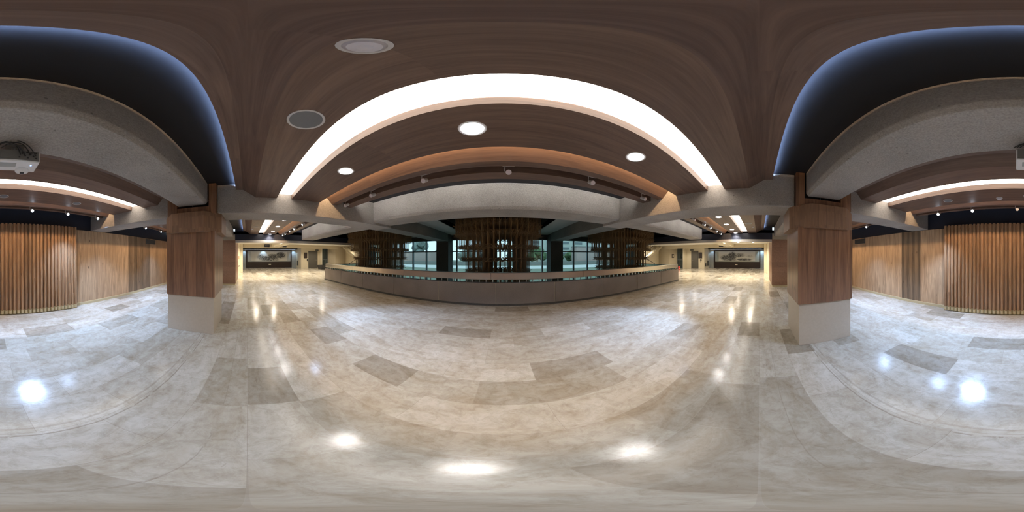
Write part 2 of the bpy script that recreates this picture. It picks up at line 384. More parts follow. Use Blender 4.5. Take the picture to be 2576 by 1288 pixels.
# ------------------------------------------------------------------ beams
def beam(m, name, label): tag(m.build(name, M['beam'], bevel=.012), label, 'beam', 'tooled concrete beams')
for s in (-1, 1):
    beam(BX(s * 2.70, s * 3.30, -.545, 3.55, 2.29, SOFFIT), 'concrete_beam', 'concrete crossbeam running from the %s column to the parapet beam' % SIDE[s])
    beam(BX(s * 2.70, s * 3.30, -4.19, -1.50, 2.29, SOFFIT), 'concrete_beam', 'short concrete crossbeam from the %s column back to the timber wall' % SIDE[s])
for s in (-1, 1):
    tag(BX(s * 2.70, s * 3.30, 3.55, 8.3, 2.29, 2.75).build('concrete_beam', M['shaded_conc'], bevel=.012), 'crossbeam over the void with shade put into its grey, ending at the dark column on the %s' % SIDE[s], 'beam', 'tooled concrete beams')
def longbeam(y0, y1, z0, x0, x1):
    g = .035   # formed nib along both lower edges
    return MB().prism([(y0, SOFFIT), (y0, z0 + .05), (y0 + g, z0), (y1 - g, z0), (y1, z0 + .05), (y1, SOFFIT)], x0, x1)
for x0, x1, w in ((-2.70, 2.70, 'between the two columns'), (-HX, -3.30, 'beyond the left column'), (3.30, HX, 'beyond the right column')):
    f0, f1 = (-2.60, 2.60) if x0 == -2.7 else ((x0, -3.5) if x0 < 0 else (3.5, x1))
    beam(longbeam(-1.29, -.70, 2.45, f0, f1), 'concrete_beam', 'wide concrete beam %s, in line with them' % w)
    beam(longbeam(2.85, 3.55, 2.35, x0, x1), 'concrete_beam', 'concrete beam above the parapet, bay %s' % w)

# ------------------------------------------------------------------ timber ceiling, coves
def front_bay(x0, x1, w):
    m = MB().prism([(-.185, 2.80), (-.185, 2.822), (-.20, 2.822), (-.20, 2.76), (-.08, 2.755), (.149, WOOD_Z), (.534, WOOD_Z), (.534, 2.80)], x0, x1)  # unseen upstand lip added to keep the led glow off the beam
    struct(m.build('ceiling_panel', M['wood_ceil']), 'timber ceiling panel with a sloping edge beside the black soffit, %s' % w)
    struct(BX(x0, x1, .81, 1.386, WOOD_Z, 2.72).build('ceiling_panel', M['wood_ceil']), 'timber ceiling panel holding the downlights, %s' % w)
    m = MB().prism([(1.545, 2.735), (1.67, WOOD_Z), (1.79, WOOD_Z), (1.79, 2.70), (1.95, 2.70), (1.95, WOOD_Z), (2.15, WOOD_Z), (2.15, 2.80), (1.545, 2.80)], x0, x1)
    struct(m.build('ceiling_panel', M['wood_ceil']), 'timber ceiling strip with the spotlight groove, %s' % w)
    lamp = empty('cove_light', ((x0 + x1) / 2, .67, 2.79), 'long broad white cove light in the timber ceiling, %s' % w, 'light', 'cove lights')
    h = (x1 - x0) / 2 - .01
    BX(-h, h, -.135, .135, -.06, .0).build('housing', M['white'], lamp)
    BX(-h, h, -.134, .134, -.10, -.06).build('diffuser', M['cove'], lamp)
    o = BX(x0 + .02, x1 - .02, 1.435, 1.450, 2.788, 2.80).build('led_strip', M['tape_w']); tag(o, 'warm led strip hidden behind the spotlight strip edge, %s' % w, 'light', 'cove lights')
    struct(BX(x0, x1, 1.33, 1.60, 2.80, 2.83).build('ceiling_panel', M['white']), 'white liner above the narrow light slot, %s' % w)
    o = BX(x0 + .02, x1 - .02, -.165, -.145, 2.802, 2.812).build('led_strip', M['tape_c']); tag(o, 'cool blue led strip along the panel edge by the black soffit, %s' % w, 'light', 'edge led strips')
    o = BX(x0 + .02, x1 - .02, 2.115, 2.14, 2.802, 2.815).build('led_strip', M['tape_n']); tag(o, 'cool led strip along the panel edge facing the parapet beam, %s' % w, 'light', 'edge led strips')
def back_bay(x0, x1, w):
    m = MB().prism([(-1.60, 2.80), (-1.60, 2.735), (-1.68, 2.73), (-1.79, WOOD_Z), (-2.15, WOOD_Z), (-2.15, 2.80)], x0, x1)
    struct(m.build('ceiling_panel', M['wood_ceil']), 'timber ceiling panel behind the column beam, %s' % w)
    struct(BX(x0, x1, -2.50, -3.13, WOOD_Z, 2.72).build('ceiling_panel', M['wood_ceil']), 'timber ceiling panel with round speakers near the timber wall, %s' % w)
    m = MB().prism([(-3.24, 2.735), (-3.37, WOOD_Z), (-3.45, WOOD_Z), (-3.45, 2.68), (-3.56, 2.68), (-3.56, WOOD_Z), (-3.66, WOOD_Z), (-3.66, 2.80), (-3.24, 2.80)], x0, x1)
    struct(m.build('ceiling_panel', M['wood_ceil']), 'timber strip with spotlight groove near the timber wall, %s' % w)
    lamp = empty('cove_light', ((x0 + x1) / 2, -2.32, 2.79), 'long white cove light on the timber wall side, %s' % w, 'light', 'cove lights')
    h = (x1 - x0) / 2 - .01
    BX(-h, h, -.165, .165, -.06, .0).build('housing', M['white'], lamp)
    BX(-h, h, -.164, .164, -.10, -.06).build('diffuser', M['cove'], lamp)
    o = BX(x0 + .02, x1 - .02, -3.165, -3.15, 2.788, 2.80).build('led_strip', M['tape_w']); tag(o, 'warm led strip near the timber wall, %s' % w, 'light', 'cove lights')
    struct(BX(x0, x1, -3.28, -3.08, 2.80, 2.83).build('ceiling_panel', M['white']), 'white liner above the slot near the timber wall, %s' % w)
    o = BX(x0 + .02, x1 - .02, -3.655, -3.63, 2.802, 2.815).build('led_strip', M['tape_d']); tag(o, 'cool led strip washing the dark wall strip, %s' % w, 'light', 'edge led strips')
for x0, x1, w in ((-2.70, 2.70, 'middle bay'), (-HX, -3.30, 'left bay'), (3.30, HX, 'right bay')):
    front_bay(x0, x1, w); back_bay(x0, x1, w)

# ------------------------------------------------------------------ columns
def column(s):
    r = empty('column', (s * 3.05, -1.04, 0), 'square %s column, dark timber shaft on a beige stone base' % SIDE[s], 'column', 'timber clad columns')
    h = .47
    BX(-h + .02, h - .02, -h + .02, h - .02, 0, .765).build('stone_base', M['stone'], r, bevel=.004)
    BX(-h, h, -h, h, .75, 1.95).build('timber_shaft', M['wood_col'], r, bevel=.004)
    k, c = .57, .27
    MB().prism([(-k + c, -k), (k - c, -k), (k, -k + c), (k, k - c), (k - c, k), (-k + c, k), (-k, k - c), (-k, -k + c)], 1.93, 2.30, 'Z').build('capital', M['wood_cap'], r, bevel=.004)
    n = MB(); n.box(-.45, .45, .36, .49, 2.28, SOFFIT); n.box(-.45, .45, -.46, -.26, 2.28, SOFFIT)
    n.box(-.44, .44, -.26, .36, 2.28, 2.42)
    n.build('timber_neck', M['wood_col'], r)
    return r
for s in (-1, 1): column(s)
for s in (-1, 1):   # broad timber pillars at the mouth of the halls
    r = empty('pillar', (s * 9.1, -2.4, 0), 'broad pillar clad in horizontal reddish boards at the mouth of the %s hall' % SIDE[s], 'pillar', 'broad timber pillars')
    x0, x1 = (-1.1, 1.1)
    BX(x0, x1, -1.9, 1.8, .08, 2.30).build('cladding', M['wood_box'], r)
    BX(x0 + .02, x1 - .02, -1.88, 1.78, 0, .08).build('base_strip', M['base'], r)
    struct(BX(s * 8.0, s * 10.2, -4.3, -.62, 2.3, 2.75).build('wall_back', M['cream_dark']), 'taupe wall strip above the %s timber pillar' % SIDE[s])

# ------------------------------------------------------------------ slatted panel and wall fittings
r = empty('slatted_wall_panel', (0, -3.99, 0), 'projecting timber panel of upright stepped slats in the middle of the rear wall', 'wall panel')
known = {-1.95: .45, -1.85: .75, -1.76: .94, -1.66: 1.13, -1.56: .85, -1.47: .56, -1.37: .47, -1.28: .75, -1.19: .94, -1.09: 1.14, -.99: 1.23, -.89: .95, -.7: .84, -.61: .56, -.51: 1.13, -.41: .65, -.31: 1.03, -.22: .74, -.13: 1.31, -.04: 1.5}
sl = MB(); bs = MB(); NS = 42; pitch = 4.16 / NS
BX(-2.08, 2.08, -.06, 0.0, .10, 2.30).build('backing', M['wood_slat'], r)
for i in range(NS):
    x = -2.08 + pitch * (i + .5)
    k = min(known, key=lambda q: abs(q - x))
    hgt = known[k] if abs(k - x) < .055 else (known[min(known, key=lambda q: abs(q + x))] + .12 * math.sin(i * 2.1) if x > 0 else .9)
    if .0 < x < .5: hgt = 1.5 + .35 * math.sin(i * 1.7)
    w1 = .034; d1 = .045
    sl.prism([(x - w1, 0), (x - w1, d1 * .6), (x - w1 * .6, d1), (x + w1 * .6, d1), (x + w1, d1 * .6), (x + w1, 0)], .12, 2.315, 'Z')
    w2 = .022
    sl.prism([(x - w2, d1), (x - w2, d1 + .018), (x + w2, d1 + .018), (x + w2, d1)], .12, max(.35, hgt), 'Z')
    bs.prism([(x - pitch / 2, 0), (x - w1, .045), (x - w2, .062), (x + w2, .062), (x + w1, .045), (x + pitch / 2, 0)], .03, .13, 'Z')
sl.build('slat', M['wood_slat'], r); bs.build('base_strip', M['base'], r)
BX(-2.08, 2.08, -.06, .0, 0, .10).build('plinth', M['base'], r)
for s in (-1, 1):
    r = empty('wall_vent', (s * (5.95 if s < 0 else 6.08), -4.15, 2.14), 'dark rectangular air grille high in the %s timber wall' % SIDE[s], 'vent', 'air grilles')
    BX(-.38, .38, -.005, .015, -.10, .10).build('frame', M['alu'], r); g = MB()
    for i in range(8): g.box(-.36, .36, .014, .022, -.088 + i * .024, -.078 + i * .024)
    g.build('grille', M['dark'], r)

# ------------------------------------------------------------------ parapet and handrail
r = empty('parapet', (0, 4.87, 0), 'long grey concrete parapet of butted panels in front of the atrium void', 'parapet')
js = [-9.04] + [i * 1.785 for i in range(-4, 5)] + [9.04]
js = sorted(set([-9.04, -7.14, -5.355, -3.57, -1.785, 0, 1.785, 3.57, 5.355, 7.14, 9.04]))
for a, b in zip(js[:-1], js[1:]):
    BX(a + .011, b - .011, -.10, .10, .05, .70).build('concrete_panel', M['parapet'], r, bevel=.006)
BX(-9.03, 9.03, -.085, .09, .05, .69).build('core', M['cream_dark'], r)
BX(-9.06, 9.06, -.125, .10, 0, .055).build('plinth', M['dark_conc'], r)
r = empty('handrail', (0, 4.87, .70), 'broad brushed steel handrail on short posts along the concrete parapet', 'handrail')
rj = [-9.04, -6.15, -3.15, -.16, 2.8, 5.8, 9.04]
for a, b in zip(rj[:-1], rj[1:]):
    MB().prism([(-.055, .095), (-.062, .11), (-.05, .29), (-.03, .31), (.03, .31), (.05, .29), (.03, .095)], a + .004, b - .004).build('rail_segment', M['steel'], r)
pm = None
for i in range(90):
    x = -8.95 + i * .2012
    if pm is None: pm = BX(-.007, .007, -.025, .025, 0, .10).build('post', M['steel'], r)
    else: q = pm.copy(); COL.objects.link(q); pm_last = q
    (pm if i == 0 else q).location = (x, 0, 0)
for s in (-1, 1):   # glass balustrade returns along the ends of the void
    r = empty('glass_balustrade', (s * 9.04, 7.0, 0), 'low tinted glass balustrade with a dark rail at the %s end of the void' % SIDE[s], 'balustrade', 'glass balustrades')
    BX(-.01, .01, -2.0, 1.95, 0.02, .93).build('glass_pane', M['rail_glass'], r)
    BX(-.03, .03, -2.0, 1.95, .93, .97).build('top_rail', M['dark'], r)
    BX(-.03, .03, -2.0, 1.95, 0, .05).build('shoe', M['steel'], r)

# ------------------------------------------------------------------ atrium columns, window wall
for cx, w in ((-9.15, 'far left'), (-3.05, 'left of the middle window'), (3.05, 'right of the middle window'), (9.15, 'far right')):
    o = BX(cx - .35, cx + .35, 8.3, 8.98, -3.5, 2.7).build('atrium_column', M['dark_conc'])
    tag(o, 'tall dark painted column standing in the void, %s' % w, 'column', 'dark atrium columns')
struct(BX(-9.5, 9.5, 8.98, 9.15, 2.46, 2.8).build('wall_front', M['dark_conc']), 'dark wall strip above the window wall')
def window(n, xs_, lab):
    f = empty('window_%d' % n, (0, 9.04, 0)); struct(f, lab); x0, x1 = xs_[0], xs_[-1]
    g = MB()
    for x in xs_: g.box(x - .035, x + .035, -.06, .06, -3.5, 2.46)
    for z in (-3.47, -1.2, -.1, 1.76, 2.44): g.box(x0, x1, -.05, .05, z - .03, z + .03)
    g.build('window_frame', M['alu'], f)
    BX(x0, x1, -.004, .004, -3.5, 2.46).build('pane', M['glass'], f)
window(1, [-8.8, -8.2, -7.23, -6.27, -5.35, -4.38, -3.40], 'tall window wall left of the dark columns')
window(2, [-2.72, -2.42, -1.45, -.48, .48, 1.45, 2.42, 2.72], 'middle tall window wall behind the hanging rods')
window(3, [3.40, 4.37, 5.33, 6.23, 7.23, 8.2, 8.8], 'tall window wall right of the dark columns')

# ------------------------------------------------------------------ hanging bamboo sculptures
def rod_mesh(zb, ztop, levels, n=6):
    m = MB(); m.tube((0, 0, zb), (0, 0, ztop), .0125, n=n)
    for z in levels:
        if z < zb - .02: continue
        for k in range(4):
            a = k * math.pi / 4 + .0
            dx, dy = math.cos(a) * .10, math.sin(a) * .10
            sgn = 1 if k % 2 == 0 else -1
            m.tube((-dx, -dy, z - .065 * sgn), (dx, dy, z + .065 * sgn), .005, n=4)
            if k % 2 == 0: m.tube((-dx, -dy, z + .065), (dx, dy, z - .065), .005, n=4)
    return m
LV = [-.5, 0, .45, .91, 1.37, 1.83, 2.29, 2.62]
cls = [(1.36, -.6), (1.50, 1.33), (1.66, 1.79), (1.86, 2.25)]
protos = [rod_mesh(z, 5.0, LV).mesh('rod') for _, z in cls]
for me in protos: me.materials.append(M['bamboo'])
def sculpture(cx, label):
    cy = 6.70
    root = empty('hanging_sculpture', (cx, cy, 0), label, 'sculpture', 'hanging rod sculptures over the void')
    p = .19; pts = []
    for i in range(-10, 11):
        for j in range(-10, 11):
            x, y = (i + .5) * p, (j + .5) * p; d = math.hypot(x, y)
            if d > 1.80: continue
            k = next(q for q, (rr, _) in enumerate(cls) if d <= rr)
            pts.append((math.hypot(cx + x - .22, cy + y), x, y, k))
    pts.sort()
    rest = bmesh.new(); first = True
    for n, (_, x, y, k) in enumerate(pts):
        if n < 100:
            o = bpy.data.objects.new('rod', protos[k]); COL.objects.link(o); o.parent = root; o.location = (x, y, 0)
        else:
            tmp = protos[k].copy(); tmp.transform(Matrix.Translation((x, y, 0))); rest.from_mesh(tmp); bpy.data.meshes.remove(tmp)
    me = bpy.data.meshes.new('rod_mass'); rest.to_mesh(me); rest.free(); me.materials.append(M['bamboo'])
    o = bpy.data.objects.new('rod_mass', me); COL.objects.link(o); o.parent = root; o['kind'] = 'stuff'
sculpture(0, 'hanging sculpture of brown rods with crossed sticks, straight behind the handrail middle')
sculpture(-6.1, 'hanging sculpture of brown rods with crossed sticks, left of the dark columns')
sculpture(6.1, 'hanging sculpture of brown rods with crossed sticks, right of the dark columns')

# ------------------------------------------------------------------ lamps
def make_spot():
    r = empty('spotlight', (0, 0, 0))
    BX(-.07, .07, -.012, .012, .10, .12).build('track_adapter', M['lampwhite'], r)
    a = MB(); a.tube((-.04, 0, .11), (-.045, 0, .03), .005); a.tube((-.045, 0, .03), (-.03, 0, 0), .005); a.build('arm', M['lampwhite'], r)
    h = MB(); h.tube((0, .045, .03), (0, -.045, -.02), .030, .034, 16); h.build('lamp_head', M['lampwhite'], r)
    MB().tube((0, -.045, -.02), (0, -.049, -.022), .029, n=16).build('lens', M['pale'], r)
    return r
proto = make_spot(); used = [False]
def place_spot(x, y, lit, label, rz=0, energy=SPOT_W, aim=None, zz=2.55, cone=95):
    o = proto if not used[0] else copy_tree(proto); used[0] = True
    o.location = (x, y, zz); o.rotation_euler = (0, 0, rz); tag(o, label, 'spotlight', 'track spotlights')
    if lit:
        for c in o.children:
            if c.name.startswith('lens'):
                if c.data.users > 1: c.data = c.data.copy()
                c.data.materials[0] = M['disc_c']
        a = aim or (x, y + 1, 0)
        d = Vector(a) - Vector((x, y, zz))
        l = light('SPOT', 'spot_beam', (x, y, zz - .05), energy, COOL, spot_size=R(cone), spot_blend=.9, shadow_soft_size=.03)
        l.rotation_euler = d.to_track_quat('-Z', 'Y').to_euler()
        l.location += d.normalized() * .06
names = ['first', 'second', 'third', 'fourth', 'fifth', 'sixth', 'seventh']
for i, x in enumerate([-2.46, -1.71, -.76, .28, 1.34, 2.39]):
    place_spot(x, 1.87, False, 'unlit spotlight in the groove above the parapet side, %s from the left column' % names[i])
for i, x in enumerate([-4.07, -4.80, -5.75, -6.40, -7.20, -7.75]):
    place_spot(x, 1.80, True, 'lit spotlight in the left bay, %s from the crossbeam' % names[i], energy=700 if i == 0 else 110, aim=(-1.9, 2.5, 0) if i == 0 else (x + .4, 2.1, 0), cone=62 if i == 0 else 80)
for i, x in enumerate([4.07, 4.45, 5.30, 5.95, 6.85, 7.6]):
    place_spot(x, 1.80, i != 1, 'spotlight in the right bay, %s from the crossbeam' % names[i], energy=700 if i == 0 else 110, aim=(2.6, 2.3, 0) if i == 0 else (x - .4, 2.1, 0), cone=62 if i == 0 else 80)
for x, lit, lab, aim in ((-.67, 1, 'lit spotlight above the slatted panel, beside the middle', (-.6, -1.9, 0.0)), (-1.54, 1, 'lit spotlight above the slatted panel, middle of the lit three', (-1.8, -3.3, 0)),
                    (-2.43, 1, 'lit spotlight next to the crossbeam left of the slatted panel', (-3.2, -3.0, 0)),
                    (.18, 0, 'unlit white spotlight above the slatted panel middle', None), (1.15, 1, 'bright spotlight above the right half of the slatted panel', (1.3, -2.0, 0)),
                    (1.99, 1, 'small lit spotlight above the right edge of the slatted panel', (2.2, -3.2, 0)),
                    (4.71, 1, 'lit spotlight past the right column near the timber wall', (5.0, -3.0, 0)), (-5.69, 1, 'lit spotlight past the left column near the timber wall', (-6.0, -3.1, 0)),
                    (-4.6, 1, 'small lit spotlight past the left column closer to the crossbeam', (-4.8, -2.6, 0)), (3.8, 1, 'lit spotlight hidden by the right column capital', (3.8, -2.8, 0))):
    place_spot(x, -3.50, bool(lit), lab, rz=math.pi, energy=SPOT_W, aim=aim, zz=2.535)

def make_down():
    r = empty('downlight', (0, 0, 0))
    MB().lathe((0, 0, 0), [(.075, .0), (.095, -.004), (.10, 0), (.10, .01), (.075, .01)], 28).build('trim_ring', M['lampwhite'], r)
    MB().lathe((0, 0, 0), [(.078, -.003), (.078, .004)], 28).build('lens', M['disc'], r)
    return r
dproto = make_down(); dused = [False]
def place_down(x, y, z, label, energy=DOWN_W, col=NEUT, group='round downlights', size=130):
    o = dproto if not dused[0] else copy_tree(dproto); dused[0] = True
    o.location = (x, y, z); tag(o, label, 'downlight', group)
    light('SPOT', 'down_beam', (x, y, z - .012), energy, col, spot_size=R(size), spot_blend=.6, shadow_soft_size=.04)
for x, w in ((-1.36, 'towards the left column'), (.01, 'in the middle'), (1.37, 'towards the right column')):
    place_down(x, 1.09, WOOD_Z, 'bright round downlight in the middle bay, %s' % w, energy=60)
for s in (-1, 1):
    for i, x in enumerate((4.60, 5.70, 6.82, 7.85)):
        place_down(s * x, 1.12, WOOD_Z, 'round downlight in the %s bay, %s from the crossbeam' % (SIDE[s], names[i]), energy=60)
for s in (-1, 1):
    for x, y, w in ((13.3, .5, 'near the side wall'), (13.3, 1.7, 'left of the long beam' if s < 0 else 'right of the long beam'), (13.2, 5.4, 'past the long beam'), (13.2, 6.8, 'closest to the stair')):
        place_down(s * x, y, 2.6, 'warm downlight in the %s hall ceiling, %s' % (SIDE[s], w), energy=460, col=WARM, group='hall downlights', size=150)
    for x, y, w in ((10.7, .6, 'by the timber pillar'), (10.7, 1.8, 'behind the metal trim'), (10.7, 5.4, 'by the parapet end'), (17.6, 1.5, 'before the picture wall'), (17.2, 4.4, 'before the picture wall, door side'), (16.6, 7.6, 'before the grey door'), (12.6, 10.2, 'over the stair')):
        place_down(s * x, y, 2.6, 'warm ceiling downlight in the %s hall, %s' % (SIDE[s], w), energy=460 if x < 12 else 190, col=WARM, group='hall downlights', size=150)

def disc(name, x, y, r_, label, cat, group, dome=False):
    o = empty(name, (x, y, WOOD_Z), label, cat, group)
    if dome:
        MB().lathe((0, 0, 0), [(r_, 0), (r_, -.012), (r_ * .8, -.03), (r_ * .4, -.036), (.004, -.037)], 24).build('body', M['pale'], o, smooth=False)
        MB().lathe((0, 0, 0), [(r_ + .012, 0), (r_ + .012, -.005), (r_, -.006)], 24).build('mount', M['lampwhite'], o)
    else:
        MB().lathe((0, 0, 0), [(r_ * .86, -.003), (r_, -.006), (r_, 0), (r_ * .86, 0)], 32).build('ring', M['lampwhite'], o)
        MB().lathe((0, 0, 0), [(r_ * .87, -.004), (r_ * .5, -.005), (.003, -.005), (.003, 0), (r_ * .87, 0)], 32).build('grille', M['grille'], o)
disc('ceiling_speaker', -.71, .35, .118, 'round grey ceiling speaker beside the broad cove light', 'speaker', 'ceiling speakers')
disc('smoke_detector', -.02, .21, .046, 'small pale smoke detector almost overhead', 'detector', 'detectors', True)
disc('ceiling_speaker', -5.83, .34, .118, 'round ceiling speaker in the left bay', 'speaker', 'ceiling speakers')
disc('smoke_detector', -6.3, .2, .046, 'small detector in the left bay ceiling', 'detector', 'detectors', True)
disc('ceiling_speaker', 5.61, .36, .118, 'round ceiling speaker in the right bay', 'speaker', 'ceiling speakers')
disc('smoke_detector', 6.29, .23, .046, 'small detector in the right bay ceiling', 'detector', 'detectors', True)
for x, w in ((0, 'straight above the slatted panel middle'), (-1.43, 'above the slatted panel, towards the left column'), (1.47, 'above the slatted panel, towards the right column')):
    disc('ceiling_speaker', x, -2.85, .085, 'round grey ceiling speaker %s' % w, 'speaker', 'ceiling speakers')
disc('smoke_detector', .51, -2.95, .05, 'small pale detector near the timber wall', 'detector', 'detectors', True)

# ------------------------------------------------------------------ projector under the beam
r = empty('projector', (.05, -1.12, 2.25), 'white projector hung upside down under the concrete beam with black cables', 'projector')
MB().prism([(0, .0), (0, .115), (-.24, .115), (-.26, .08), (-.17, -.0)], -.175, .165).build('housing', M['projw'], r, bevel=.012)
BX(-.165, .155, .0, .006, .012, .108).build('rear_panel', M['projg'], r)
for i in range(7): BX(-.15 + .02 * i, -.138 + .02 * i, .006, .010, .03 + .02 * (i % 3), .042 + .02 * (i % 3)).build('socket', M['dark'], r)
for i in range(4): BX(-.15 + .03 * i, -.132 + .03 * i, .006, .010, .085, .095).build('socket', M['dark'], r)
BX(.02, .10, .006, .011, .03, .09).build('vent_grille', M['projg'], r)
MB().lathe((-.07, -.15, 0), [(.06, .02), (.055, -.012), (.035, -.024), (.004, -.026)], 20).build('lens_bump', M['projw'], r, smooth=True)
BX(-.085, -.055, -.165, -.14, -.032, -.02).build('lens', M['dark'], r)
BX(-.125, -.115, -.06, -.05, -.003, .002).build('indicator_light', M['led'], r)
BX(-.01, .12, -.035, -.10, -.002, .003).build('label_strip', M['panelgrey'], r)
mt = MB(); mt.tube((0, -.08, .11), (0, -.08, .2), .022, n=12); mt.box(-.07, .07, -.13, -.03, .185, .2); mt.build('ceiling_mount', M['projg'], r)
for k, (xa, xb, hh) in enumerate(((-.14, .16, .19), (-.06, .18, .165), (-.10, .10, .175), (-.03, .14, .18))):
    pts = []
    for i in range(15):
        t = i / 14; q0, q1, q2 = Vector((xa, .012, .06)), Vector(((xa + xb) / 2 - .04, .05 - .012 * k, 2 * hh - .08)), Vector((xb, -.03, .15))
        pts.append(q0 * (1 - t) ** 2 + q1 * 2 * t * (1 - t) + q2 * t * t)
    m = MB(); n = 6; ring = []
    for p_, q_ in zip(pts, pts[1:] + [pts[-1] * 2 - pts[-2]]):
        d = (q_ - p_).normalized(); u = Vector((0, 1, 0)); w_ = d.cross(u).normalized(); u = w_.cross(d)
        ring += [p_ + (u * math.cos(2 * math.pi * j / n) + w_ * math.sin(2 * math.pi * j / n)) * .0045 for j in range(n)]
    m.poly(ring, [(i * n + j, i * n + (j + 1) % n, (i + 1) * n + (j + 1) % n, (i + 1) * n + j) for i in range(14) for j in range(n)])
    m.build('cable', M['dark'], r, smooth=True)

# ------------------------------------------------------------------ end halls
def y_s(s, y): return y
for s in (-1, 1):
    S = SIDE[s]; X = WX
    yb0, yb1 = (-.12, 5.75) if s > 0 else (-.17, 5.72)
    r = empty('picture_wall_unit', (s * X, 0, 0), 'dark brown display panel holding the ink picture, end of the %s hall' % S, 'display panel', 'display panels')
    BX(-s * .12, -s * .002, yb0, yb1, 0, 2.24).build('panel', M['maroon'], r)
    BX(-s * .135, -s * .12, 2.7, 3.0, .37, .50).build('label_plate', M['yellow'] if 0 else M['cream'], r)
    blobs = [(.27, .72, .16, .6, 1.0), (.62, .38, .16, .45, .9), (.35, .3, .3, .34, .8), (.85, .35, .14, .35, .45)] if 0 else None
    if s < 0: blobs = [(.82, .62, .17, .42, 1.25), (.60, .45, .22, .38, 1.0), (.40, .30, .22, .30, .95), (.25, .45, .12, .35, .7), (.5, .15, .35, .2, .9)]; lab = 'framed ink landscape scroll, dark trees massed at its right end'
    else: blobs = [(.62, .55, .14, .55, 1.2), (.80, .35, .18, .4, .95), (.42, .62, .18, .3, .7), (.30, .16, .26, .16, 1.1), (.66, .16, .2, .22, 1.0), (.15, .5, .12, .2, .35)]; lab = 'framed ink landscape scroll, tall dark peak left of its middle'
    p = empty('ink_picture', (s * (X - .125), 0, 0), lab, 'picture', 'ink pictures')
    BX(-s * .02, 0, .02, 5.55, .78, 2.12).build('mount', M['mat_grey'] if s > 0 else M['panelgrey'], p)
    BX(-s * .03, -s * .02, .5, 5.1, .88, 2.04).build('sheet', ink_mat('ink_' + S, blobs, 3.1 * (s + 2)), p)
    struct(BX(s * (X - .7), s * X, -.7, 6.3, 2.36, 2.6).build('trim_4', M['dark_conc']), 'dark lintel above the %s display panel' % S)
    o = BX(s * (X - .5), s * (X - .46), -.3, 6.1, 2.34, 2.352).build('led_strip', M['tape_d']); tag(o, 'cool led strip under the dark lintel, %s hall' % S, 'light', 'edge led strips')
    for ya, yb, w in ((-.68, yb0 - .02, 'side wall end'), (yb1 + .02, 6.33, 'door end')):
        struct(BX(s * (X - .10), s * (X - .001), ya, yb, 0, 2.36).build('trim_5', M['panelgrey']), 'grey metal side panel beside the %s display, %s' % (S, w))
    # light grazing the corner walls
    for yy, e in ((-.4, 45), (5.95, 60 if s < 0 else 30), (2.0 if s < 0 else -.2, 40)):
        l = light('SPOT', 'wall_wash', (s * (X - .55), yy, 2.3), e, (.5, .75, 1.0), spot_size=R(90), spot_blend=.7, shadow_soft_size=.05)
        l.rotation_euler = (Vector((s * X, yy, 1.2)) - l.location).to_track_quat('-Z', 'Y').to_euler()
    # grey door in the jog wall
    d0, d1 = (7.32, 8.46) if s < 0 else (7.14, 7.97)
    f = empty('door_%d' % (1 if s < 0 else 2), (s * 18.3, 0, 0)); struct(f, 'grey flush door in the cream marble wall of the %s hall' % S)
    BX(-s * .03, 0, d0 - .04, d1 + .04, 0, 2.12).build('door_frame', M['dark'], f)
    BX(-s * .045, -s * .03, d0, d1, 0, 2.07).build('door_leaf', M['doorg'], f)
    MB().tube((-s * .05, d1 - .1, 1.0), (-s * .05, d1 - .22, 1.0), .012).build('door_handle', M['steel'], f)
    o = empty('exit_sign', (s * 18.24, d1 - .05, 2.22), 'small dark sign box above the corner of the %s grey door' % S, 'sign', 'small hall signs'); BX(-.04, .02, -.2, .2, -.07, .07).build('box', M['dark'], o); BX(-s * .042, -s * .04, -.16, .16, -.03, .03).build('face', M['alu'], o)
    b0 = 6.65 if s < 0 else 6.66
    if s < 0: b0 = 6.72
    o = empty('notice_board', (s * 18.27, b0 + .18, 1.57), 'dark framed notice board beside the %s grey door' % S, 'notice board', 'notice boards')
    BX(-.02, .02, -.22, .22, -.34, .34).build('frame', M['dark'], o); BX(-s * .024, -s * .02, -.18, .18, -.30, .30).build('face', M['maroon'], o)
    o = empty('wall_phone', (s * 18.26, b0 + (.42 if s < 0 else .10), .98), 'dark wall phone below the notice board, %s hall' % S, 'phone', 'wall phones')
    BX(-.03, .03, -.06, .06, -.05, .14).build('handset', M['dark'], o); MB().tube((0, .02, -.05), (0, .03, -.22), .012).build('cord', M['dark'], o)
    # dark plates on the return wall
    for i, (px, z0, z1) in enumerate(((18.75, .25, .62), (19.6, .30, .92))):
        if s < 0 and i == 0: continue
        o = BX(s * (px - .14), s * (px + .14), 6.29, 6.35, z0, z1).build('wall_speaker', M['dark']); tag(o, 'dark upright box on the lit return wall, %s hall, %s' % (S, 'low one' if i == 0 else 'tall one'), 'speaker', 'dark boxes on the return walls')
    # glass doors beyond
    f = empty('window_%d' % (4 if s < 0 else 5), (s * 17.5, 0, 0)); struct(f, 'glazed opening with dark bars in the %s hall' % S)
    g = MB()
    for y in (8.80, 9.12, 9.48): g.box(-.04, .04, y - .03, y + .03, 0, 2.5)
    g.box(-.05, .05, 8.8, 9.5, 1.0, 1.12); g.box(-.05, .05, 8.8, 9.5, 0, .1); g.box(-.04, .04, 8.8, 9.5, 2.45, 2.6)
    g.build('window_frame', M['alu'], f); BX(-.005, .005, 8.8, 9.5, .1, 2.5).build('pane', M['rail_glass'], f)
    struct(BX(s * 18.5, s * 18.6, 8.8, 9.7, 0, 2.6).build('wall_' + S, M['panelgrey']), 'pale wall behind the glazed opening')
    struct(BX(s * 17.5, s * 18.6, 9.5, 9.6, 0, 2.6).build('wall_front', M['panelgrey']), 'pale wall beside the glazed opening')
    # staircase
    r = empty('staircase', (s * 11.4, 10.2, 0), 'staircase with dark handrails rising in the stairwell of the %s hall' % S, 'staircase', 'staircases')
    st = MB()
